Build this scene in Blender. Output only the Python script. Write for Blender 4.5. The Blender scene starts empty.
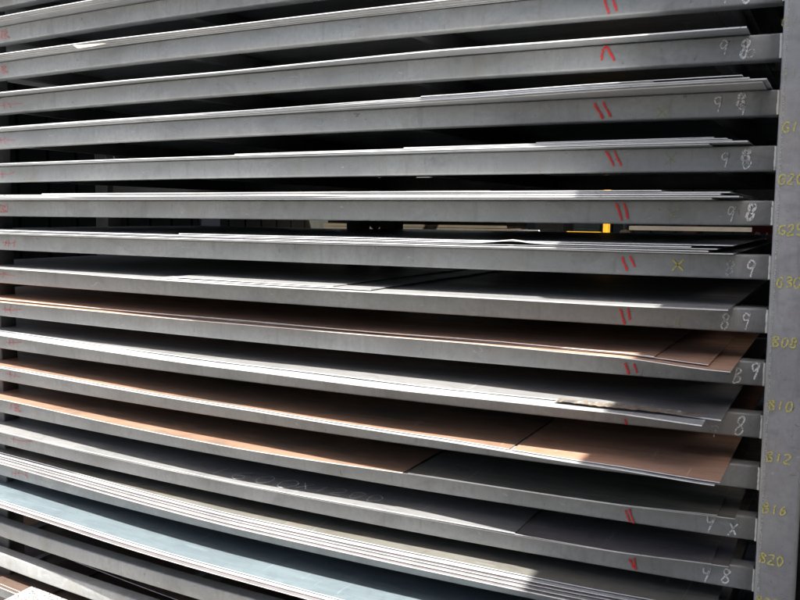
import bpy, math, random
from mathutils import Vector, Matrix, noise
random.seed(7)
sc = bpy.context.scene
C = sc.collection

# ------------------------------------------------------------------ camera
F, YAW, PIT, ROL = 852.0, 0.4812, 0.0998, 0.0085
CAM = Vector((0.0, -2.2074, 1.6812))
def camvec(x, y, z):
    cr, sr = math.cos(ROL), math.sin(ROL)
    x, y = cr*x - sr*y, sr*x + cr*y
    cp, sp = math.cos(PIT), math.sin(PIT)
    up = cp*y + sp*z
    fw = -cp*z + sp*y
    cy, sy = math.cos(YAW), math.sin(YAW)
    return Vector((cy*x - sy*fw, sy*x + cy*fw, up))
def plane_pt(px, py, Y=0.0):
    """where the line of sight through a photo pixel meets the vertical plane y = Y"""
    d = camvec((px-400)/F, -(py-300)/F, -1.0)
    return CAM + d*((Y-CAM.y)/d.y)
cam = bpy.data.cameras.new("camera")
co = bpy.data.objects.new("camera", cam); C.objects.link(co)
ax = [camvec(1, 0, 0), camvec(0, 1, 0), camvec(0, 0, 1)]
co.matrix_world = Matrix(((ax[0].x, ax[1].x, ax[2].x, CAM.x), (ax[0].y, ax[1].y, ax[2].y, CAM.y),
                          (ax[0].z, ax[1].z, ax[2].z, CAM.z), (0, 0, 0, 1)))
cam.sensor_width = 36; cam.lens = F/800*36; cam.clip_start = .05; cam.clip_end = 800
sc.camera = co

# ------------------------------------------------------------------ helpers
def link(name, verts, faces, mat, parent=None, smooth=False):
    me = bpy.data.meshes.new(name); me.from_pydata(verts, [], faces); me.update()
    if mat: me.materials.append(mat)
    if smooth:
        for p in me.polygons: p.use_smooth = True
    o = bpy.data.objects.new(name, me); C.objects.link(o)
    if parent is not None: o.parent = parent
    return o
def tag(o, label=None, cat=None, group=None, kind=None):
    if label: o["label"] = label
    if cat: o["category"] = cat
    if group: o["group"] = group
    if kind: o["kind"] = kind
    return o
def empty(name, loc=(0, 0, 0)):
    o = bpy.data.objects.new(name, None); o.empty_display_size = .05; C.objects.link(o); o.location = loc
    return o
class MB:
    def __init__(s): s.v = []; s.f = []
    def box(s, x0, x1, y0, y1, z0, z1):
        n = len(s.v)
        s.v += [(x0,y0,z0),(x1,y0,z0),(x1,y1,z0),(x0,y1,z0),(x0,y0,z1),(x1,y0,z1),(x1,y1,z1),(x0,y1,z1)]
        s.f += [tuple(n+i for i in q) for q in ((0,3,2,1),(4,5,6,7),(0,1,5,4),(1,2,6,5),(2,3,7,6),(3,0,4,7))]
        return s
    def sweep(s, prof, path, closed=True):
        """prof: list of (a,b); path: list of functions (a,b)->xyz"""
        n0 = len(s.v); m = len(prof)
        for g in path:
            for a, b in prof: s.v.append(tuple(g(a, b)))
        for i in range(len(path)-1):
            for j in range(m):
                k = (j+1) % m
                s.f.append((n0+i*m+j, n0+i*m+k, n0+(i+1)*m+k, n0+(i+1)*m+j))
        s.f.append(tuple(n0+j for j in range(m))[::-1])
        e = n0+(len(path)-1)*m
        s.f.append(tuple(e+j for j in range(m)))
        return s
    def cyl(s, cx, cy, z0, z1, r, n=20):
        b = len(s.v)
        for z in (z0, z1):
            for k in range(n):
                a = 2*math.pi*k/n; s.v.append((cx+r*math.cos(a), cy+r*math.sin(a), z))
        for k in range(n):
            j = (k+1) % n; s.f.append((b+k, b+j, b+n+j, b+n+k))
        s.f.append(tuple(b+k for k in range(n))[::-1]); s.f.append(tuple(b+n+k for k in range(n)))
        return s
    def build(s, name, mat, parent=None, bevel=0, seg=2):
        o = link(name, s.v, s.f, mat, parent)
        if bevel:
            m = o.modifiers.new("bevel", 'BEVEL'); m.width = bevel; m.segments = seg; m.limit_method = 'ANGLE'
        return o
def rounded(y0, y1, z0, z1, r, n=4):
    out = []
    for cx, cz, a0 in ((y1-r, z1-r, 0), (y0+r, z1-r, 90), (y0+r, z0+r, 180), (y1-r, z0+r, 270)):
        for k in range(n+1):
            a = math.radians(a0+90*k/n); out.append((cx+r*math.cos(a), cz+r*math.sin(a)))
    return out
def interp(pts, x):
    if x <= pts[0][0]: return pts[0][1]
    for (a, u), (b, v) in zip(pts, pts[1:]):
        if x <= b:
            t = (x-a)/(b-a); t = t*t*(3-2*t)*.5 + t*.5
            return u+(v-u)*t
    return pts[-1][1]

def ribbon(mb, pts, w, to3d):
    """a stroke of chalk: a thin raised ribbon"""
    n0 = len(mb.v); m = len(pts)
    for k, (x, y) in enumerate(pts):
        a = pts[max(0, k-1)]; b = pts[min(m-1, k+1)]
        dx, dy = b[0]-a[0], b[1]-a[1]; l = math.hypot(dx, dy) or 1
        ww = w*.5*(1+random.uniform(-.22, .22)); nx, ny = -dy/l*ww, dx/l*ww
        mb.v += [to3d(x+nx, y+ny, 0), to3d(x-nx, y-ny, 0)]
    for k in range(m-1):
        a = n0+2*k; mb.f.append((a, a+1, a+3, a+2))

# ------------------------------------------------------------------ materials
def mat(name):
    m = bpy.data.materials.new(name); m.use_nodes = True
    nt = m.node_tree; return m, nt, nt.nodes["Principled BSDF"]
def nz(nt, scale, detail=4, rough=.55, stretch=(1, 1, 1), dist=0):
    tc = nt.nodes.new("ShaderNodeTexCoord"); mp = nt.nodes.new("ShaderNodeMapping")
    mp.inputs["Scale"].default_value = stretch
    n = nt.nodes.new("ShaderNodeTexNoise")
    n.inputs["Scale"].default_value = scale; n.inputs["Detail"].default_value = detail
    n.inputs["Roughness"].default_value = rough; n.inputs["Distortion"].default_value = dist
    nt.links.new(tc.outputs["Object"], mp.inputs[0]); nt.links.new(mp.outputs[0], n.inputs["Vector"])
    return n.outputs["Fac"]
def ramp(nt, fac, stops):
    r = nt.nodes.new("ShaderNodeValToRGB"); e = r.color_ramp.elements
    while len(e) < len(stops): e.new(.5)
    for el, (p, c) in zip(e, stops):
        el.position = p; el.color = (c, c, c, 1) if isinstance(c, (int, float)) else (*c, 1)
    nt.links.new(fac, r.inputs[0]); return r.outputs[0]
def mix(nt, fac, a, b, mode='MIX'):
    m = nt.nodes.new("ShaderNodeMix"); m.data_type = 'RGBA'; m.blend_type = mode
    if isinstance(fac, (int, float)): m.inputs[0].default_value = fac
    else: nt.links.new(fac, m.inputs[0])
    for i, v in ((6, a), (7, b)):
        if isinstance(v, tuple): m.inputs[i].default_value = (*v, 1)
        else: nt.links.new(v, m.inputs[i])
    return m.outputs[2]
def bump(nt, bs, h, strength=.2, dist=.002):
    b = nt.nodes.new("ShaderNodeBump"); b.inputs["Strength"].default_value = strength; b.inputs["Distance"].default_value = dist
    nt.links.new(h, b.inputs["Height"]); nt.links.new(b.outputs[0], bs.inputs["Normal"])

def painted(name, base, rust=(.16, .08, .045), rustp=.66, dark=.65):
    m, nt, bs = mat(name)
    big = nz(nt, 3.2, 5, .6)
    fine = nz(nt, 60, 6, .65)
    col = mix(nt, ramp(nt, big, [(.3, 0), (.75, 1)]), tuple(c*.74 for c in base), tuple(c*1.15 for c in base))
    col = mix(nt, ramp(nt, fine, [(.35, .55), (.6, 0)]), col, tuple(c*.7 for c in base))
    # warm stains, streaks running down
    st = ramp(nt, nz(nt, 9, 4, .6, (1, 1, .45), .6), [(.56, 0), (.72, .55)])
    col = mix(nt, st, col, (base[0]*.75, base[1]*.68, base[2]*.6))
    sp = ramp(nt, nz(nt, 85, 3, .6, (1, 1, .8)), [(rustp+.02, 0), (rustp+.10, .7)])
    col = mix(nt, sp, col, rust)
    # broad grime, finger dirt and dribbles
    gr = ramp(nt, nz(nt, 5.5, 6, .7, (1, 1, 1.6), 1.0), [(.50, 0), (.68, .5)])
    col = mix(nt, gr, col, tuple(c*.52 for c in base))
    dr = ramp(nt, nz(nt, 30, 4, .65, (1.6, 1, .22), .5), [(.56, 0), (.70, .35)])
    col = mix(nt, dr, col, tuple(c*.5 for c in base))
    ch = ramp(nt, nz(nt, 48, 4, .7, (.5, 1, 1.3), .8), [(.66, 0), (.71, .5)])
    col = mix(nt, ch, col, tuple(min(.7, c*1.6) for c in base))
    # black scuffs
    sf = ramp(nt, nz(nt, 26, 2, .4, (.9, 1, 3.5), 1.2), [(.74, 0), (.80, .55)])
    col = mix(nt, sf, col, (.07, .065, .06))
    # fine diagonal scratches
    sf2 = ramp(nt, nz(nt, 14, 2, .4, (5, 1, 2.2), 1.4), [(.73, 0), (.77, .4)])
    col = mix(nt, sf2, col, (.06, .055, .05))
    nt.links.new(col, bs.inputs["Base Color"])
    bs.inputs["Metallic"].default_value = .25
    nt.links.new(ramp(nt, fine, [(.3, .42), (.7, .62)]), bs.inputs["Roughness"])
    bump(nt, bs, fine, .15, .001)
    return m
M = {}
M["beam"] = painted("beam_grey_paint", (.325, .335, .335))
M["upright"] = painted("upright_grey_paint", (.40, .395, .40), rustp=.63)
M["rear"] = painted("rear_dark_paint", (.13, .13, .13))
M["rusty"] = painted("rusty_post_paint", (.13, .08, .05), rustp=.5)

def steel(name, a, b, rough=(.35, .55), metal=.55, spot=None, spotp=.62, dull=None):
    m, nt, bs = mat(name)
    big = nz(nt, 1.7, 5, .6, (1, 1.6, 1), .5)
    strk = nz(nt, 7, 5, .6, (.35, 3, 1), .2)
    col = mix(nt, ramp(nt, big, [(.32, 0), (.7, 1)]), a, b)
    col = mix(nt, ramp(nt, strk, [(.45, 0), (.75, .5)]), col, tuple(c*.6 for c in a))
    if spot: col = mix(nt, ramp(nt, nz(nt, 3.5, 5, .65, (.7, 2, 1), .8), [(spotp, 0), (spotp+.12, .9)]), col, spot)
    sm = ramp(nt, nz(nt, 45, 2, .5, (.6, 3, 1), .5), [(.70, 0), (.74, .45)])
    col = mix(nt, sm, col, tuple(c*.35 for c in a))
    blot = ramp(nt, nz(nt, 9, 6, .7, (1, 1.3, 1), 1.2), [(.50, 0), (.66, .4)])
    col = mix(nt, blot, col, tuple(c*.62 for c in a))
    dust = ramp(nt, nz(nt, 5, 6, .75, (.6, 2.2, 1), 1.0), [(.55, 0), (.75, .35)])
    col = mix(nt, dust, col, tuple(min(.7, c*1.45+.03) for c in b))
    for sc_, st_ in ((16, (.25, 5, 1)), (12, (4, .35, 1))):
        scr = ramp(nt, nz(nt, sc_, 3, .5, st_, .7), [(.69, 0), (.715, .5), (.74, 0)])
        col = mix(nt, scr, col, tuple(min(.8, c*1.6+.05) for c in b))
    nt.links.new(col, bs.inputs["Base Color"])
    bs.inputs["Metallic"].default_value = metal
    nt.links.new(ramp(nt, strk, [(.3, rough[0]), (.7, rough[1])]), bs.inputs["Roughness"])
    bump(nt, bs, big, .12, .01)
    return m
M["galv"] = steel("galvanised_steel", (.38, .40, .41), (.50, .51, .52), (.35, .5), .5)
M["cut"] = steel("bright_cut_edge", (.66, .66, .66), (.78, .78, .78), (.3, .5), .3)
M["dark"] = steel("dark_rolled_steel", (.23, .235, .235), (.32, .32, .32), (.35, .55), .4)
M["olive"] = steel("oily_dark_steel", (.16, .157, .138), (.24, .235, .21), (.35, .55), .4, (.20, .12, .07), .6)
M["brown"] = steel("rust_brown_steel", (.37, .215, .145), (.47, .30, .22), (.4, .6), .3, (.36, .15, .07), .6)
M["brown2"] = steel("mottled_brown_steel", (.26, .16, .11), (.35, .225, .16), (.4, .6), .3, (.15, .125, .10), .52)
M["blue"] = steel("blue_grey_steel", (.17, .215, .24), (.22, .275, .30), (.35, .5), .45)
M["umber"] = steel("dark_umber_steel", (.10, .068, .052), (.15, .105, .08), (.45, .65), .3)
M["plum"] = steel("violet_grey_steel", (.18, .165, .17), (.25, .23, .235), (.35, .55), .4)

def chalk(name, col, lo=.42, hi=.56):
    m, nt, bs = mat(name)
    bs.inputs["Base Color"].default_value = (*col, 1); bs.inputs["Roughness"].default_value = .9
    tr = nt.nodes.new("ShaderNodeBsdfTransparent"); mx = nt.nodes.new("ShaderNodeMixShader")
    nt.links.new(ramp(nt, nz(nt, 300, 3, .6), [(lo, .12), (hi, .95)]), mx.inputs[0])
    nt.links.new(tr.outputs[0], mx.inputs[1]); nt.links.new(bs.outputs[0], mx.inputs[2])
    nt.links.new(mx.outputs[0], nt.nodes["Material Output"].inputs["Surface"])
    return m
M["white_chalk"] = chalk("white_chalk", (.80, .80, .80), .30, .56)
M["faint_chalk"] = chalk("faint_chalk", (.6, .6, .6), .38, .62)
M["size_chalk"] = chalk("size_chalk", (.75, .75, .75), .33, .60)
M["worn"] = chalk("worn_edge", (.46, .49, .44), .36, .60)
M["red_crayon"] = chalk("red_crayon", (.75, .05, .05), .34, .46)
M["pink_crayon"] = chalk("faded_red_crayon", (.68, .16, .17), .42, .66)
M["yellow_crayon"] = chalk("yellow_crayon", (.66, .59, .17), .28, .52)
M["faint_yellow"] = chalk("faint_yellow_crayon", (.5, .48, .2), .48, .66)
def plain(name, col, rough=.6, metal=0., var=.25, scale=8):
    m, nt, bs = mat(name)
    n = nz(nt, scale, 5, .6)
    nt.links.new(mix(nt, ramp(nt, n, [(.3, 0), (.7, 1)]), tuple(c*(1-var) for c in col), tuple(min(1, c*(1+var)) for c in col)), bs.inputs["Base Color"])
    bs.inputs["Roughness"].default_value = rough; bs.inputs["Metallic"].default_value = metal
    bump(nt, bs, n, .15, .004)
    return m

# ------------------------------------------------------------------ rack
TOP0, PITCH, BH = 2.5, .13, .06
XR, XL = -.160, -3.75
def sagdev(i, X):
    u = (X+1.55)/1.4
    q = -(1-u*u) if abs(u) < 1.25 else .5625
    return (-.004+.001*i) + (-.012+.0038*(i-3))*q
def ztop(i, X): return TOP0 - PITCH*i + sagdev(i, X)

rack = tag(empty("storage_rack", (-1.6, .7, 0)),
           "tall grey welded steel storage rack with many close shelves and chalked numbers", "rack")
def put(o):           # keep world placement while hanging under the rack
    o.matrix_parent_inverse = Matrix.Translation((1.6, -.7, 0)); return o
XS = [XL + (XR-XL)*k/56 for k in range(57)]
PROF = rounded(0, .05, -BH, 0, .0055)
beams = []
for i in range(-1, 19):
    mb = MB()
    def ring(X, i=i):
        w = noise.noise(Vector((X*1.3, i*3.1, 0)))*.0012
        return lambda a, b: (X, a+w, ztop(i, X)+b)
    mb.sweep(PROF, [ring(X) for X in XS])
    o = put(mb.build("shelf_beam", M["beam"], rack))
    for p in o.data.polygons: p.use_smooth = len(p.vertices) == 4
    beams.append(o)
    # rear ledge and the cross arms that carry the sheets
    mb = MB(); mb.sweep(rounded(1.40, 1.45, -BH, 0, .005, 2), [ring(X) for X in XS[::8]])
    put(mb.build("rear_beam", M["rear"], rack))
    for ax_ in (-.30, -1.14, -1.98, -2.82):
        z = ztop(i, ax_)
        put(MB().box(ax_-.016, ax_+.016, .0505, 1.3995, z-.057, z-.002).build("cross_arm", M["rear"], rack, .002))  # arms take the darker paint to imitate shade between the shelves
def beam(i): return beams[i+1]
# right upright: rounded hollow section standing a little proud of the beams
def upright(x0, x1, y0, y1, m, name="upright", r=.007, top=2.95):
    prof = rounded(x0, x1, y0, y1, r)
    mb = MB(); mb.sweep(prof, [(lambda a, b, z=z: (a, b, z)) for z in (0.0, top*.2, top*.4, top*.6, top*.8, top)])
    o = put(mb.build(name, m, rack))
    for p in o.data.polygons: p.use_smooth = len(p.vertices) == 4
    return o
up_r = upright(-.156, -.066, -.012, .09, M["upright"])
upright(-3.85, -3.755, -.012, .09, M["upright"])
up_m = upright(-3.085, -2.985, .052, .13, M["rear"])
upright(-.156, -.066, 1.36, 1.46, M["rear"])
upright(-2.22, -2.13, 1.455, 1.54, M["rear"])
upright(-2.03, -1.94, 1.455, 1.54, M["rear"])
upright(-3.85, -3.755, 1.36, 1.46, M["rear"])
upright(-3.66, -3.50, .62, .70, M["rusty"], top=1.02)
mb = MB()
ribbon(mb, [(-.1462+random.uniform(-.0007, .0007), 2.9*k/120) for k in range(121)], .0038, lambda u, v, d: (u, -.0126, v))
o = mb.build("worn_edge", M["worn"], up_r); o.matrix_parent_inverse = Matrix.Identity(4)
# diagonal brace at the back
mb = MB(); a = Vector((-2.14, 1.56, 1.62)); b = Vector((-1.2, 1.56, 2.75)); n_ = Vector((-(b-a).z, 0, (b-a).x)).normalized()*.03
vs = [a+n_, a-n_, b-n_, b+n_]; mb.v = [tuple(v) for v in vs]+[tuple(v+Vector((0, .03, 0))) for v in vs]
mb.f = [(0,1,2,3),(7,6,5,4),(0,4,5,1),(1,5,6,2),(2,6,7,3),(3,7,4,0)]
put(mb.build("brace", M["rear"], rack))
# weld seams where beams meet the upright
mw = painted("weld_pale_metal", (.62, .63, .60), rustp=.6)
for i in range(-1, 19):
    z = ztop(i, XR); mb = MB(); n = 9
    path = []
    for k in range(n):
        zz = z-BH+.002 + (BH-.004)*k/(n-1); r = .0032+random.uniform(-.0007, .0009)
        path.append(lambda a, b, zz=zz, r=r: (-.1585+a*r, -.001+b*r, zz))
    mb.sweep([(math.cos(t*math.pi/4), math.sin(t*math.pi/4)) for t in range(8)], path)
    put(mb.build("weld_seam", mw, rack))

# ------------------------------------------------------------------ handwriting
G = {
 '0': [[(.5,1),(.2,.8),(.12,.45),(.3,.05),(.6,.02),(.85,.4),(.8,.8),(.5,1)]],
 '1': [[(.5,1),(.48,.5),(.45,0)]],
 '2': [[(.1,.78),(.35,1),(.75,.9),(.7,.55),(.15,.03),(.9,.03)]],
 '3': [[(.15,.9),(.6,1),(.75,.75),(.4,.55),(.8,.4),(.7,.08),(.15,.05)]],
 '5': [[(.85,1),(.25,1),(.2,.6),(.6,.62),(.85,.35),(.6,.03),(.15,.06)]],
 '6': [[(.7,1),(.25,.6),(.15,.25),(.45,0),(.8,.2),(.65,.5),(.2,.35)]],
 '8': [[(.75,.85),(.45,1),(.2,.8),(.45,.55),(.8,.28),(.55,0),(.2,.15),(.3,.4),(.65,.6),(.8,.82),(.6,.98)]],
 '9': [[(.75,.85),(.4,1),(.12,.75),(.35,.5),(.7,.65),(.8,.95),(.7,.5),(.62,0)]],
 'B': [[(.2,1),(.18,.5),(.15,0)],[(.18,1),(.6,1),(.72,.78),(.2,.55),(.75,.4),(.75,.1),(.15,0)]],
 'G': [[(.85,.85),(.5,1),(.15,.65),(.2,.2),(.55,0),(.85,.2),(.85,.45),(.55,.45)]],
 'C': [[(.85,.85),(.5,1),(.15,.65),(.2,.2),(.55,0),(.85,.15)]],
 'x': [[(.1,.9),(.9,.05)],[(.85,.95),(.1,.0)]],
 '7': [[(.05,.85),(.5,.95),(.85,1),(.6,.5),(.5,0)]],
 'y': [[(.1,1),(.2,.65),(.6,.7),(.85,1),(.6,.4),(.5,0)]],
 '.': [[(.45,.06),(.55,.02)]], 'T': [[(.1,1),(.9,1)],[(.5,1),(.5,0)]],
 '-': [[(.1,.5),(.9,.52)]],
 'II': [[(.1,1),(.35,0)],[(.6,.97),(.85,.1)]],
}
def smooth_line(pts, n=6):
    if len(pts) < 3: return pts
    out = []
    P = [pts[0]]+list(pts)+[pts[-1]]
    for k in range(1, len(P)-2):
        p0, p1, p2, p3 = P[k-1:k+3]
        for j in range(n):
            t = j/n
            out.append(tuple(.5*((2*p1[c])+(-p0[c]+p2[c])*t+(2*p0[c]-5*p1[c]+4*p2[c]-p3[c])*t*t+(-p0[c]+3*p1[c]-3*p2[c]+p3[c])*t**3) for c in (0, 1)))
    out.append(pts[-1]); return out
def write(text, px, py, h, wch, m, parent, name, Yp=-.0022, wst=.0022, slant=.1, jit=.06, shear=0, gapf=1.15):
    """write characters in the vertical plane y = Yp, first character centred at the spot seen at px,py"""
    p = plane_pt(px, py, Yp); mb = MB(); X = p.x; wst *= 1.35
    for ch in text:
        if ch != ' ':
            for st in G[ch]:
                st = [(a+random.uniform(-jit, jit), b+random.uniform(-jit, jit)) for a, b in st]
                pts = [((a-.5)*wch+(b-.5)*h*slant, (b-.5)*h) for a, b in smooth_line(st)]
                ribbon(mb, pts, wst, lambda u, v, d, X=X: (X+u, Yp, p.z+v+shear*(X+u-p.x)))
        X += wch*(gapf if ch not in '.' else .5)
    o = mb.build(name, m, parent)
    o.matrix_parent_inverse = parent.matrix_basis.inverted() if parent.parent is None else Matrix.Translation((1.6, -.7, 0))
    return o
def write_b(i, text, px, py, h, w, m, name, **k):
    o = write(text, px, py, h, w, M[m], beam(i), name, **k); o.matrix_parent_inverse = Matrix.Identity(4); return o
W = "white_chalk"
# chalk numbers on the right ends of the beams
for (i, ch, px, py, h, m, wst) in [
    (2,'9',725,-4,.034,W,.002),(2,'8',747,-5,.036,W,.0035),
    (3,'9',724,48,.034,W,.0022),(3,'8',745,49,.040,W,.0042),(3,'0',751,53,.02,"faint_chalk",.002),
    (4,'9',718,104,.036,W,.0022),(4,'8',741,100,.028,W,.0044),(4,'9',742,109,.026,W,.003),
    (5,'9',725,160,.036,W,.0022),(5,'8',746,155,.026,W,.0044),(5,'0',747,164,.022,W,.002),(5,'x',747,163,.014,"faint_chalk",.002),
    (6,'9',731,214,.038,W,.0022),(6,'8',751,212,.038,W,.0045),
    (7,'8',730,268,.034,"faint_chalk",.003),(7,'9',751,269,.040,W,.0032),
    (8,'8',725,321,.038,W,.0032),(8,'9',746,321,.040,W,.0026),
    (9,'B',738,376,.036,W,.0024),(9,'9',755,371,.042,W,.0030),
    (10,'8',740,426,.048,W,.0026),(10,'7',715,431,.028,"faint_chalk",.0022),
    (12,'y',710,524,.040,W,.0030),(12,'x',733,529,.034,W,.0030),
    (13,'y',706,575,.038,W,.0030),(13,'8',726,576,.040,W,.0028)]:
    write_b(i, ch, px, py, h, .024 if ch in '8x' else .022, m, "chalk_number", wst=wst, slant=.15, jit=.05)
# yellow crosses
for (i, px, py, m) in [(4,662,112,"faint_yellow"),(5,671,158,"faint_yellow"),(6,673,213,"faint_yellow"),(7,678,265,"yellow_crayon"),(8,677,322,"faint_yellow")]:
    write_b(i, 'x', px, py, .030, .034, m, "crayon_cross", wst=.003)
# red double strokes
for (i, pa) in [(2,[(603,-4,609,14),(612,-4,617,11)]),(3,[(601,61,603,49),(603,49,607,46),(607,46,614,61)]),
                (4,[(594,103,603,119),(603,102,611,117)]),(5,[(606,151,614,166),(614,151,621,166)]),
                (6,[(616,203,622,221),(624,203,628,219)]),(7,[(622,257,627,271),(630,256,635,267)]),
                (8,[(620,309,625,325),(628,308,630,320)]),(9,[(625,363,629,375),(634,364,637,373)]),
                (10,[(625,419,627,427)]),(12,[(625,510,630,523),(629,509,634,526)]),(13,[(629,559,634,568),(634,558,636,570)])]:
    mb = MB()
    for (x0, y0, x1, y1) in pa:
        a = plane_pt(x0, y0, -.0022); b = plane_pt(x1, y1, -.0022)
        pts = [(a.x+(b.x-a.x)*t/5+random.uniform(-.0012, .0012), a.z+(b.z-a.z)*t/5) for t in range(6)]
        zt = ztop(i, a.x)
        pts = [(x, min(max(z, zt-BH+.004), zt-.004)) for x, z in pts]
        ribbon(mb, pts, .0056, lambda u, v, d: (u, -.0022, v))
    o = mb.build("crayon_stroke", M["red_crayon"], beam(i)); o.matrix_parent_inverse = Matrix.Identity(4)
    if i in (3, 4):          # the same crayon runs up onto the sheet edges there
        pass
# faded red scribbles at the left ends
for i in range(0, 16):
    z = ztop(i, -2.87)-.030+random.uniform(-.004, .004)
    mb = MB(); x0 = -2.885+random.uniform(-.03, .04); kind = random.random()
    J = lambda a: random.uniform(-a, a)
    for k in range(random.choice((2, 2, 3, 1))):
        xx = x0+k*random.uniform(.018, .034); h1 = random.uniform(.008, .017)
        ribbon(mb, [(xx+J(.006), z+h1), (xx+J(.004), z+J(.004)), (xx+J(.008), z-h1)], random.uniform(.004, .007), lambda u, v, d: (u, -.0022, v))
    if kind < .65:
        ribbon(mb, [(x0-.02, z+J(.006)), (x0+.03, z+J(.005)), (x0+random.uniform(.05, .11), z+J(.008))], .0042, lambda u, v, d: (u, -.0022, v))
    else:
        ribbon(mb, smooth_line([(x0+.02, z+.012), (x0+.05, z+.008), (x0+.03, z-.002), (x0+.06, z-.012), (x0+.02, z-.013)]), .006, lambda u, v, d: (u, -.0022, v))
    o = mb.build("crayon_scribble", M["pink_crayon"], beam(i)); o.matrix_parent_inverse = Matrix.Identity(4)
# yellow thickness codes on the upright
for text, px, py in [("G10",784,22),("G12",784,73),("G16",785,127),("G20",781,179),("G25",781,230),("G30",779,282),
                     ("B08",775,342),("B10",771,405),("B12",769,457),("B16",765,508),("B20",762,558),("B25",758,601)]:
    o = write(text, px+1, py, .023, .0165, M["yellow_crayon" if py > 100 else "faint_yellow"], up_r, "painted_code", Yp=-.0142, wst=.0027, jit=.07)
    o.matrix_parent_inverse = Matrix.Identity(4)

# ------------------------------------------------------------------ steel sheets
KN = [-2.85, -1.7, -.98, -.49, -.23]
OV = {-1: [.1]*5, 0: [.1, .1, .11, .12, .12], 1: [.082, .09, .09, .09, .09], 2: [.072, .045, .045, .045, .045], 3: [.062, .042, .078, .07, .07], 4: [.035, .035, .085, .13, .14],
      5: [.045, .045, .05, .06, .06], 6: [.09]*5, 7: [.06, .06, .06, .065, .065], 8: [.047, .11, .10, .12, .11],
      9: [.05, .04, .055, .10, .19], 10: [.05, .11, .145, .15, .2], 11: [.04, .085, .125, .18, .215], 12: [.036, .085, .063, .068, .048],
      13: [.04, .047, .044, .05, .03], 14: [.032, .076, .085, .1, .1], 15: [.114, .15, .165, .17, .17], 17: [-.06, -.04, -.03, -.03, -.03], 18: [.01]*5}
SHELF = {0: "highest shelf in the photo", 1: "second highest shelf in the photo", 2: "shelf just above the G10 code"}
for _k, _c in zip(range(3, 15), "G10 G12 G16 G20 G25 G30 B08 B10 B12 B16 B20 B25".split()): SHELF[_k] = "shelf by code "+_c
SHELF.update({15: "sagging shelf below code B25", 17: "second lowest beam", 18: "lowest level of the rack"})
stack_top = {}
def sheet(i, x0, x1, dov, z0, t, m, label, depth=1.38, seed=0, lift=None, slope=0.0, edge=True, wav=.0013, skew=(0, 0)):
    """one steel plate: z0 = height above the shelf beam, dov = extra overhang past the shelf's front line"""
    n = max(8, int((x1-x0)/.045))
    Xs = [x0+(x1-x0)*k/n for k in range(n+1)]
    ys = [0, .012, .04, .10, .25, .6, 1.0]
    v = []; f = []
    rows = len(ys)
    kn = list(zip(KN, OV[i]))
    for X in Xs:
        ov = interp(kn, X)+dov+slope*(X+1.5)+.0045*noise.noise(Vector((X*1.7, i*5.7, seed*3.3)))
        fy = -ov
        u = (X-x0)/(x1-x0)
        for q, yy in enumerate(ys):
            Y = fy+(depth+ov-.0)*yy if yy > .05 else fy+yy*1.3
            XX = X + (skew[0]*(1-u)+skew[1]*u)*(Y-fy)
            dr = -.10*min(0, Y)**2*8*(1 if z0 < .05 else 1)*.35
            zz = ztop(i, X)+z0+wav*(1+noise.noise(Vector((X*1.9+seed, yy*2, i))))+(dr if False else -abs(dr)*.0)
            if lift: zz += lift(X, Y)
            v.append((XX, Y, zz)); v.append((XX, Y, zz+t))
    def id_(k, q, s): return (k*rows+q)*2+s
    for k in range(n):
        for q in range(rows-1):
            f.append((id_(k,q,1), id_(k+1,q,1), id_(k+1,q+1,1), id_(k,q+1,1)))
            f.append((id_(k,q,0), id_(k,q+1,0), id_(k+1,q+1,0), id_(k+1,q,0)))
        f.append((id_(k,0,0), id_(k+1,0,0), id_(k+1,0,1), id_(k,0,1)))
        f.append((id_(k,rows-1,1), id_(k+1,rows-1,1), id_(k+1,rows-1,0), id_(k,rows-1,0)))
    for q in range(rows-1):
        f.append((id_(0,q,0), id_(0,q,1), id_(0,q+1,1), id_(0,q+1,0)))
        f.append((id_(n,q,0), id_(n,q+1,0), id_(n,q+1,1), id_(n,q,1)))
    o = link("steel_sheet", v, f, M[m])
    if edge:
        o.data.materials.append(M["cut"])
        for p in o.data.polygons:
            if p.normal.y < -.8: p.material_index = 1
    tag(o, label, "steel sheet", "steel sheets stored on the rack")
    return o
ORD = {1: "bottom one", 2: "second from bottom", 3: "third from bottom", 4: "fourth from bottom", 5: "fifth from bottom", 6: "sixth from bottom"}
ALOOK = {"galv": "pale galvanised sheet", "dark": "dark grey sheet", "brown": "rust-brown sheet", "brown2": "mottled brown sheet",
         "olive": "greenish dark sheet", "blue": "blue-grey sheet", "plum": "violet-grey sheet", "umber": "dark brown sheet"}
def pile(i, specs, gap=.0016):
    """specs: (x0, x1, dov, thickness, material, remark[, kwargs]) from the bottom up; 'beside' puts it on the same level as the one before"""
    z = .0006; nlev = 0; prev = z
    tops = len(specs)
    lev = []
    for s in specs:
        kw = s[6] if len(s) > 6 else {}
        if kw.get("beside"): lev.append(lev[-1])
        else: nlev += 1; lev.append(nlev)
    out = []
    for k, s in enumerate(specs):
        kw = dict(s[6]) if len(s) > 6 else {}
        if kw.pop("beside", None): zz = prev
        else:
            zz = z; prev = z; z += s[3]+gap+.0006
        pos = ("only layer" if nlev == 1 else "top one" if lev[k] == nlev else ORD[lev[k]])
        lab = ALOOK[s[4]] + (" "+s[5] if s[5] else "") + ", " + pos + ", " + SHELF[i]
        out.append(sheet(i, s[0], s[1], s[2], zz, s[3], s[4], lab, seed=k+1, **kw))
    stack_top[i] = z
    return out
L0, R0 = -3.22, -.235
g = "galv"
pile(0, [(L0, -.25, 0, .003, g, "")])
TW = dict(wav=.0003)
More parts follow.
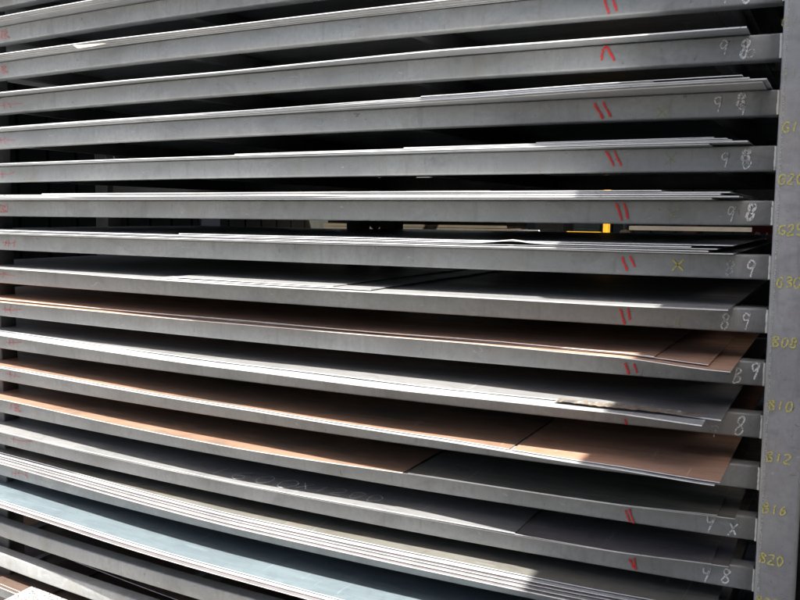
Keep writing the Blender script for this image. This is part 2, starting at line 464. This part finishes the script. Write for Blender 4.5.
pile(1, [(L0, -.30, -.03, .002, g, "", TW), (L0+.05, -.27, -.012, .0018, g, "", TW), (L0, -.25, 0, .0022, g, "", TW)], .0002)
p2 = pile(2, [(L0, -.30, -.045, .0018, g, "", TW), (L0, -.32, -.030, .0018, g, "", TW), (L0, -.36, -.014, .0018, g, "", TW), (L0, -.27, 0, .0024, g, "", TW)], .0003)
pile(3, [(L0, -.228, 0, .0035, g, "ending in a cut corner")])
pile(4, [(L0, -.185, -.022, .0026, g, "reaching nearly to the post", TW), (L0, -.175, -.004, .0030, g, "longest of the stack", TW),
         (L0, -.21, -.001, .0026, g, "", TW), (L0, -.42, 0, .0018, g, "ending short at right", TW), (-1.05, -.225, .001, .0018, g, "starting in the middle", TW)], .0003)
pile(5, [(L0, -.30, -.004, .0026, g, "", TW), (L0, -.215, .0, .0030, g, "running longest to the right", TW),
         (-1.72, -.25, .001, .0022, g, "starting left of the middle", TW), (-1.12, -.26, .0, .0020, g, "starting in the middle", TW), (-.73, -.29, -.003, .0018, g, "starting above the red strokes", TW)], .0008)
pile(6, [(L0, -.285, -.006, .0036, g, "", TW), (L0, -.225, .0, .0034, g, "running longest to the right", TW), (L0, -.265, .002, .0034, g, "", TW), (L0, -.245, -.002, .0030, g, "", TW),
         (-2.55, -.40, .0, .0024, g, "starting near the left end", TW)], .0010)
def bumpf(X, Y):
    return .006*math.exp(-((X+.79)/.045)**2)*max(0, 1-(Y+.02)/.12)
pile(7, [(L0, -.235, -.004, .0028, g, ""), (L0, -.29, .004, .0028, g, ""), (L0, -.27, -.002, .0022, g, ""), (-3.1, -.33, .001, .003, g, "buckled at its front edge", dict(lift=bumpf)),
         (-1.95, -.235, -.010, .0022, g, "starting left of the middle")], .0016)
pile(8, [(L0, R0, .0, .0035, "dark", "with a slanting right end"), (-2.02, -1.20, -.012, .0025, "dark", "short and narrow", dict()), (-1.95, -1.33, -.02, .0025, "dark", "shortest")])
pile(9, [(L0, -.215, .0, .0018, "brown", "with corner past the beam"), (L0, -.268, -.035, .0018, "brown", ""), (L0, -.40, -.028, .0022, "brown", "ending short at right")], .0014)
pile(10, [(L0, -.27, .0, .003, g, "with a bright front strip"), (L0, -.235, -.06, .003, "dark", "set back from the front", dict())], .002)
pile(11, [(L0, -.235, .0, .0022, g, "with a scalloped bright edge"), (L0, -.755, -.012, .0022, "brown2", "left of the seam"), (-.745, -.225, -.012, .0022, "brown", "right of the seam", dict(beside=True))], .0016)
pile(12, [(L0, -.205, -.012, .0022, "olive", ""), (-1.09, -.245, -.006, .0022, "olive", "right of the seam"), (L0, -1.105, .0, .0024, "brown2", "left of the seam", dict(beside=True))], .0016)
p13 = pile(13, [(L0, -.215, -.004, .0022, "plum", ""), (L0, -.255, .0, .002, "plum", ""), (L0, -.765, .004, .0024, "dark", "with 1600x1200 chalked on")], .0016)
pile(14, [(L0, -.25, -.0, .003, "plum", ""), (L0, -.22, -.010, .003, "dark", ""), (L0, -.26, -.024, .0025, "plum", ""), (L0, -.25, -.030, .0025, g, ""), (L0, -.24, -.046, .0025, "olive", "")], .0026)
pile(15, [(L0, -.25, .0, .003, "plum", ""), (L0, -.25, -.014, .003, g, ""), (L0, -.25, -.024, .003, "blue", "")], .0026)
pile(17, [(-3.0, -.3, 0, .003, "umber", "with a dull front edge", dict(slope=.04)), (-2.78, -.3, -.09, .003, "umber", "set far back", dict(slope=.05))], .002)
pile(18, [(-3.35, -.3, .02, .004, "umber", "", {}), (-3.0, -2.72, .01, .004, "umber", "left of the dark seam"), (-2.69, -.3, .01, .004, "umber", "right of the dark seam", dict(beside=True))], .002)

# chalked size on the dark sheet of shelf 13
def topwrite(i, text, px, py, h, wch, zoff, m, parent, name, wst):
    d = camvec((px-400)/F, -(py-300)/F, -1.0)
    z = ztop(i, -1.8)+zoff
    for _ in range(6):
        p = CAM+d*((z-CAM.z)/d.z); z = ztop(i, p.x)+zoff
    mb = MB(); X = p.x
    for ch in text:
        for st in G[ch]:
            st = [(a+random.uniform(-.06, .06), b+random.uniform(-.06, .06)) for a, b in st]
            pts = [(X+(a-.5)*wch, p.y+(b-.5)*h) for a, b in smooth_line(st)]
            ribbon(mb, pts, wst, lambda u, v, dd: (u, v, ztop(i, u)+zoff))
        X += wch*1.22
    return mb.build(name, m, parent)
topwrite(13, "1600", 221, 471, .080, .076, stack_top[13]+.0022, M["size_chalk"], p13[2], "chalked_size", .0036)
topwrite(13, "x1200", 306, 486, .060, .052, stack_top[13]+.0022, M["size_chalk"], p13[2], "chalked_size", .0036)
# smeared film residue on the sheet of shelf 10 is modelled as thin creased scraps
m, nt, bs = mat("stained_film")
nf = nz(nt, 22, 4, .7, (1.6, 1, 1), 1.5)
nt.links.new(ramp(nt, nf, [(.40, (.10, .10, .10)), (.49, (.26, .20, .14)), (.55, (.12, .115, .11)), (.66, (.45, .44, .42))]), bs.inputs["Base Color"])
bs.inputs["Roughness"].default_value = .3; M["film"] = m
v = []; f = []; nxx = 90
for k in range(nxx+1):
    X = -.64+.36*k/nxx
    for q in range(9):
        Y = -.120+.045*q/8+.02*(k/nxx)*-1+.006*noise.noise(Vector((X*9, q > 4, 0)))
        v.append((X, Y, ztop(10, X)+.0108+.004*abs(noise.noise(Vector((X*60, Y*60, 3))))))
n1 = len(v); v += [(a_, b_, c_-.0004) for a_, b_, c_ in v]
for k in range(nxx):
    for q in range(8):
        a = k*9+q; f.append((a, a+9, a+10, a+1)); f.append((n1+a, n1+a+1, n1+a+10, n1+a+9))
tag(link("plastic_film", v, f, M["film"], None, True), "crinkled brown-stained film strip on the dark sheet by code B10", "plastic film")
# paper scrap caught under the sheets of shelf 2
pp = plain("cream_paper", (.75, .72, .58), .8, 0, .1)
a = plane_pt(74, 46.5, -.060); b = plane_pt(108, 44, -.060)
o = link("paper_scrap", [(a.x, -.064, a.z+.003), (b.x, -.066, b.z+.001), (b.x-.07, -.064, b.z-.003), (a.x+.02, -.062, a.z-.009),
                         (a.x, -.0645, a.z+.0036), (b.x, -.0665, b.z+.0016), (b.x-.07, -.0645, b.z-.0024), (a.x+.02, -.0625, a.z-.0084)],
         [(0,1,2,3),(7,6,5,4),(0,4,5,1),(1,5,6,2),(2,6,7,3),(3,7,4,0)], pp)
tag(o, "small cream paper scrap hanging under the sheets at upper left", "paper scrap")
# pale speckled plate imitating a sunlit patch at the bottom left corner
m, nt, bs = mat("sunlit_patch_speckle")
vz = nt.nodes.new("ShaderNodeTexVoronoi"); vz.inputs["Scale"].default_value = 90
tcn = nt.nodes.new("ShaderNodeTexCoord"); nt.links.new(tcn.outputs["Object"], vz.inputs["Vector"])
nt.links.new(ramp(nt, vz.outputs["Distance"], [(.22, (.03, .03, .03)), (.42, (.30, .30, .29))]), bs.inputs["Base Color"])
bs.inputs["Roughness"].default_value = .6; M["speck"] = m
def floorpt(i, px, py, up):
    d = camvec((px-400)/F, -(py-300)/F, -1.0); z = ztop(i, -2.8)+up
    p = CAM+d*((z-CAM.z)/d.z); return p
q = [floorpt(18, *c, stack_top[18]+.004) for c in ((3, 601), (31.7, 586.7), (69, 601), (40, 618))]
o = link("sunlit_patch", [tuple(v) for v in q]+[(v.x, v.y, v.z+.002) for v in q], [(3,2,1,0),(4,5,6,7),(0,1,5,4),(1,2,6,5),(2,3,7,6),(3,0,4,7)], M["speck"])
tag(o, "white speckled plate imitating a sunlit patch on brown sheets at bottom left", "sunlit patch")

# ------------------------------------------------------------------ the yard and workshop
conc = plain("yard_concrete", (.25, .24, .225), .9, 0, .15, 2)
S = 60
o = link("ground", [(-S, -S, 0), (S, -S, 0), (S, S, 0), (-S, S, 0)], [(0, 1, 2, 3)], conc); tag(o, kind="structure")
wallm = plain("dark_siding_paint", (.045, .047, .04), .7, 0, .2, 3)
bt = tag(empty("workshop_wall", (-7, 8, 0)), "dark green-grey panelled workshop wall seen through the gaps at left", "wall")
def putw(o, r): o.matrix_parent_inverse = Matrix.Translation(-Vector(r.location)); return o
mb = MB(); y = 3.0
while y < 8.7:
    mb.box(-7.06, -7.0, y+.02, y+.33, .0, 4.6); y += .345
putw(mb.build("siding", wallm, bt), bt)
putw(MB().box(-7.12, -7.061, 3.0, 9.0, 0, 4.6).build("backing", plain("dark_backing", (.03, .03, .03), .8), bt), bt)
a = plane_pt(209, 230, 8.3-2.2074)
wy0 = 8.15-2.2074; 
putw(MB().box(-6.999, -6.97, 5.9, 6.25, 1.25, 1.75).build("window", plain("pale_window", (.45, .5, .55), .3, 0, .05), bt), bt)
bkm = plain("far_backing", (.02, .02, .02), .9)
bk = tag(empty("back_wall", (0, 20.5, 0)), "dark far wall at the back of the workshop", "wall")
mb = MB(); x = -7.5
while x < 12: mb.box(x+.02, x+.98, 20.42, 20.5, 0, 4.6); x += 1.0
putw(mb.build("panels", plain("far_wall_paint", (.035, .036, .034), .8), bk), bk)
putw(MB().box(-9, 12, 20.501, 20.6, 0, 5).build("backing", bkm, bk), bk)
rf = tag(empty("workshop_roof", (0, 5, 4.6)), "dark corrugated roof above the rack", "roof")
mb = MB(); prof = []
nx = 90
for k in range(nx+1):
    X = -12+24*k/nx; prof.append((X, 4.6+.03*math.sin(k*1.6)))
vs = []; fs = []
for (ya, yb) in ((.25, 6.9), (7.6, 20.6)):  # slot between the two spans is added to let sun reach the far things
    b0 = len(vs)
    for (X, z) in prof: vs += [(X, ya, z), (X, yb, z), (X, ya, z+.02), (X, yb, z+.02)]
    for k in range(nx):
        a = b0+4*k; fs += [(a, a+1, a+5, a+4), (a+2, a+6, a+7, a+3), (a, a+4, a+6, a+2), (a+1, a+3, a+7, a+5)]
mb.v = vs; mb.f = fs
putw(mb.build("roof_sheeting", plain("roof_metal", (.12, .12, .12), .6), rf), rf)
putw(MB().box(-9, 6.5, .19, .24, 2.75, 4.56).build("sun_block_panel", wallm, rf), rf)  # added to stop sun passing over the rack top onto the rear
mb = MB()
for X in (-9, -3.9, 1.3, 6.5): mb.box(X-.06, X+.06, .4, 20.3, 4.3, 4.52)
putw(mb.build("rafters", M["rear"], rf), rf)
for X in (-9, 1.3, 6.5):
    putw(MB().box(X-.08, X+.08, 7.7, 7.86, 0, 4.29).build("roof_post", M["rear"], rf), rf)
# added unseen building right of the viewer, shaped to shade the rack's right end
bd = tag(empty("shade_building", (2.5, -6, 0)), "added unseen building shading the right end of the rack", "building")
rm = plain("dark_render", (.07, .068, .066), .9, 0, .15, 2)
putw(MB().box(.55, 7, -10, -.93, 0, 3.5).build("wall", rm, bd), bd)
putw(MB().box(-1.3, .549, -10, -4.6, 0, 5.2).build("shade_wing", rm, bd), bd)  # added behind the viewer to block low sky light on the right
putw(MB().box(.50, 7.1, -10.1, -.90, 3.501, 3.6).build("roof", wallm, bd), bd)
putw(MB().box(.08, .95, -.899, .09, 3.3, 3.38).build("shade_canopy", wallm, bd), bd)  # added overhead to darken the upper part of the right post
for yy in (-3.5, -6, -8.5):
    w = putw(MB().box(.52, .549, yy-.6, yy+.6, 1.2, 2.6).build("window", plain("dark_glass", (.05, .06, .07), .15), bd), bd)
sw = tag(empty("side_wall", (.3, 8, 0)), "added dark side wall closing off light behind the right-hand post", "wall")  # added to keep light out behind the right post
fw = tag(empty("daylight_block_wall", (-5.5, .6, 0)), "added unseen wall blocking daylight beyond the left end of the rack", "wall")  # added out of view so daylight does not get behind the rack
putw(MB().box(-9, -3.9, .5, .6, 0, 4.6).build("panels", wallm, fw), fw)
mb = MB()
for k in range(21): mb.box(.25, .33, .12+k, 1.10+k, 0, 4.5)
putw(mb.build("panels", plain("side_wall_paint", (.03, .028, .028), .8), sw), sw)
zb = plane_pt(700, 238, 6.7).z
o = MB().box(-4.3, .2, 6.7, 6.8, 0, zb).box(-4.3, .2, 6.6, 6.9, 0, .1).build("dark_gap_panel", plain("partition_paint", (.02, .02, .02), .8), None, .01)  # black panel put in for the unlit depth below the gap
tag(o, "added low black panel for the dark bottom of the eye-level gap", "partition")

# things in the workshop seen through the gap at eye level
def span(px0, px1, py0, py1, Y):
    a = plane_pt(px0, py1, Y); b = plane_pt(px1, py0, Y); return a.x, b.x, a.z, b.z
Yb = 8.5
x0, x1, z0, z1 = span(326, 510, 221, 231, Yb)
t = tag(empty("timber_stack", ((x0+x1)/2, Yb, 0)), "long stack of pale timber planks seen through the eye-level gap at middle", "timber stack")
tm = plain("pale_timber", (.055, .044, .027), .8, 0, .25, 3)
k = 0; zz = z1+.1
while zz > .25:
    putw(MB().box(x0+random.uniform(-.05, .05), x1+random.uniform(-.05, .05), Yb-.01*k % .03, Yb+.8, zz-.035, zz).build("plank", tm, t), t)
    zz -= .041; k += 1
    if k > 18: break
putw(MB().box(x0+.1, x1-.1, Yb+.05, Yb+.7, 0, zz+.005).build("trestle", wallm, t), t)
x0, x1, z0, z1 = span(512, 530, 230.5, 234, 8.0)
o = MB().box(x0, x1, 8.0, 8.4, 0, z1).build("highlight_box", plain("highlight_white", (.8, .8, .78), .4), None, .01)  # white box standing in for a bright highlight
tag(o, "small white box standing in for a highlight beside the timber stack", "cabinet")
x0, x1, z0, z1 = span(602.3, 607.8, 215, 236, 8.6)
ye = plain("yellow_paint", (.50, .27, .02), .45, 0, .08)
t = tag(empty("yellow_barrier", (x0, 8.6, 0)), "yellow painted steel post with a low yellow rail", "barrier")
putw(MB().box(x0, x1, 8.6, 8.75, 0, 2.2).build("post", ye, t, .01), t)
a0, a1, c0, c1 = span(566, 602, 232, 233.6, 8.6)
putw(MB().box(a0, x0-.001, 8.63, 8.68, c0, c1).build("rail", ye, t), t)
x0, x1, z0, z1 = span(618, 629, 222, 236, 9.5)
t = tag(empty("tan_cylinder", ((x0+x1)/2, 9.6, 0)), "tan gas cylinder standing right of the yellow post", "cylinder")
t.name = "gas_cylinder"
cm = plain("tan_cylinder_paint", (.22, .18, .12), .5, 0, .15)
mb = MB(); r = (x1-x0)/2; mb.cyl((x0+x1)/2, 9.6, 0, 1.5, r); putw(mb.build("body", cm, t, .03, 3), t)
putw(MB().cyl((x0+x1)/2, 9.6, 1.5, 1.62, r*.35).build("valve", M["rear"], t), t)
# welded pale frame table
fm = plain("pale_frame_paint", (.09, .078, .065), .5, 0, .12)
x0, x1, z0, z1 = span(629, 758, 227.8, 230, 8.8)
t = tag(empty("work_table", ((x0+x1)/2, 9.1, 0)), "pale metal frame table right of the gas cylinder", "table")
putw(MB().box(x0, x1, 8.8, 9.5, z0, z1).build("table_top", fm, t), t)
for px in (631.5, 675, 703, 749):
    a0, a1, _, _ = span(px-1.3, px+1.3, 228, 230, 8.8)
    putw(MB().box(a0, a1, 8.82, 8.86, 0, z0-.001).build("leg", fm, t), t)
x0, x1, z0, z1 = span(753, 760, 215, 236, 9.3)
o = MB().box(x0, x1, 9.55, 9.7, 0, z1).build("orange_pillar", plain("orange_brown_paint", (.42, .19, .06), .6), None, .01)
tag(o, "narrow orange-brown post behind the right end of the table", "post")
x0, x1, z0, z1 = span(751.5, 790, 214, 237.5, 6.2)
t = tag(empty("red_board", ((x0+x1)/2, 6.2, 0)), "dark red board with white lettering at the right end of the gap", "sign")
putw(MB().box(x1-.1, x1-.05, 6.31, 6.35, 0, z0).build("stand", M["rear"], t), t)
putw(MB().box(x0, x1, 6.2, 6.3, z0-.02, z1).build("board", plain("dark_red_paint", (.28, .03, .03), .5), t), t)
o = write("B1T", 757.5, 236, .055, .06, chalk("white_paint_marks", (.8, .8, .8), .2, .35), t, "lettering", Yp=6.19, wst=.012, gapf=1.25)
o.matrix_parent_inverse = Matrix.Translation(-Vector(t.location))
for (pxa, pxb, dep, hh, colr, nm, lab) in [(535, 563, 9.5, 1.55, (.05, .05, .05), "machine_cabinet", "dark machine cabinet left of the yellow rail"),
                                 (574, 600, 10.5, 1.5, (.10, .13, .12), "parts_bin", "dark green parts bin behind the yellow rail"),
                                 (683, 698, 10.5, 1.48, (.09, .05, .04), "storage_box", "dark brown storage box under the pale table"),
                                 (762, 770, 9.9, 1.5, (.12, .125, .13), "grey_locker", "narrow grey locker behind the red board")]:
    x0, x1, z0, z1 = span(pxa, pxb, 220, 236, dep)
    mb = MB().box(x0, x1, dep, dep+.5, 0, z1*0+hh+.1)
    for k in range(3): mb.box(x0+.02, x1-.02, dep-.02, dep-.001, .2+k*.45, .6+k*.45)
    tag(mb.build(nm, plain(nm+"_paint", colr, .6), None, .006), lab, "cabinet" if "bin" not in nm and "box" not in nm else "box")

# ------------------------------------------------------------------ light
SUN = Vector((.42, -.46, 1.0)).normalized()
el = math.asin(SUN.z); az = math.atan2(SUN.x, SUN.y)
w = bpy.data.worlds.new("World"); sc.world = w; w.use_nodes = True
nt = w.node_tree; bg = nt.nodes["Background"]
sky = nt.nodes.new("ShaderNodeTexSky"); sky.sky_type = 'NISHITA'; sky.sun_disc = False
sky.sun_elevation = el; sky.sun_rotation = az; sky.air_density = 1.0; sky.dust_density = 4.5; sky.ozone_density = 0.3
nt.links.new(sky.outputs[0], bg.inputs[0]); bg.inputs[1].default_value = .10
sl = bpy.data.lights.new("sun", 'SUN'); sl.energy = 5.0; sl.angle = math.radians(.5); sl.color = (1, .96, .9)
so = bpy.data.objects.new("sun", sl); C.objects.link(so)
so.rotation_euler = (-SUN).to_track_quat('-Z', 'Y').to_euler(); so.location = (3, -4, 9)
sc.view_settings.view_transform = 'Standard'; sc.view_settings.look = 'None'
sc.view_settings.exposure = 1.8; sc.view_settings.gamma = 1
sc.cycles.use_denoising = True
sc.cycles.max_bounces = 8; sc.cycles.diffuse_bounces = 5; sc.cycles.transparent_max_bounces = 16
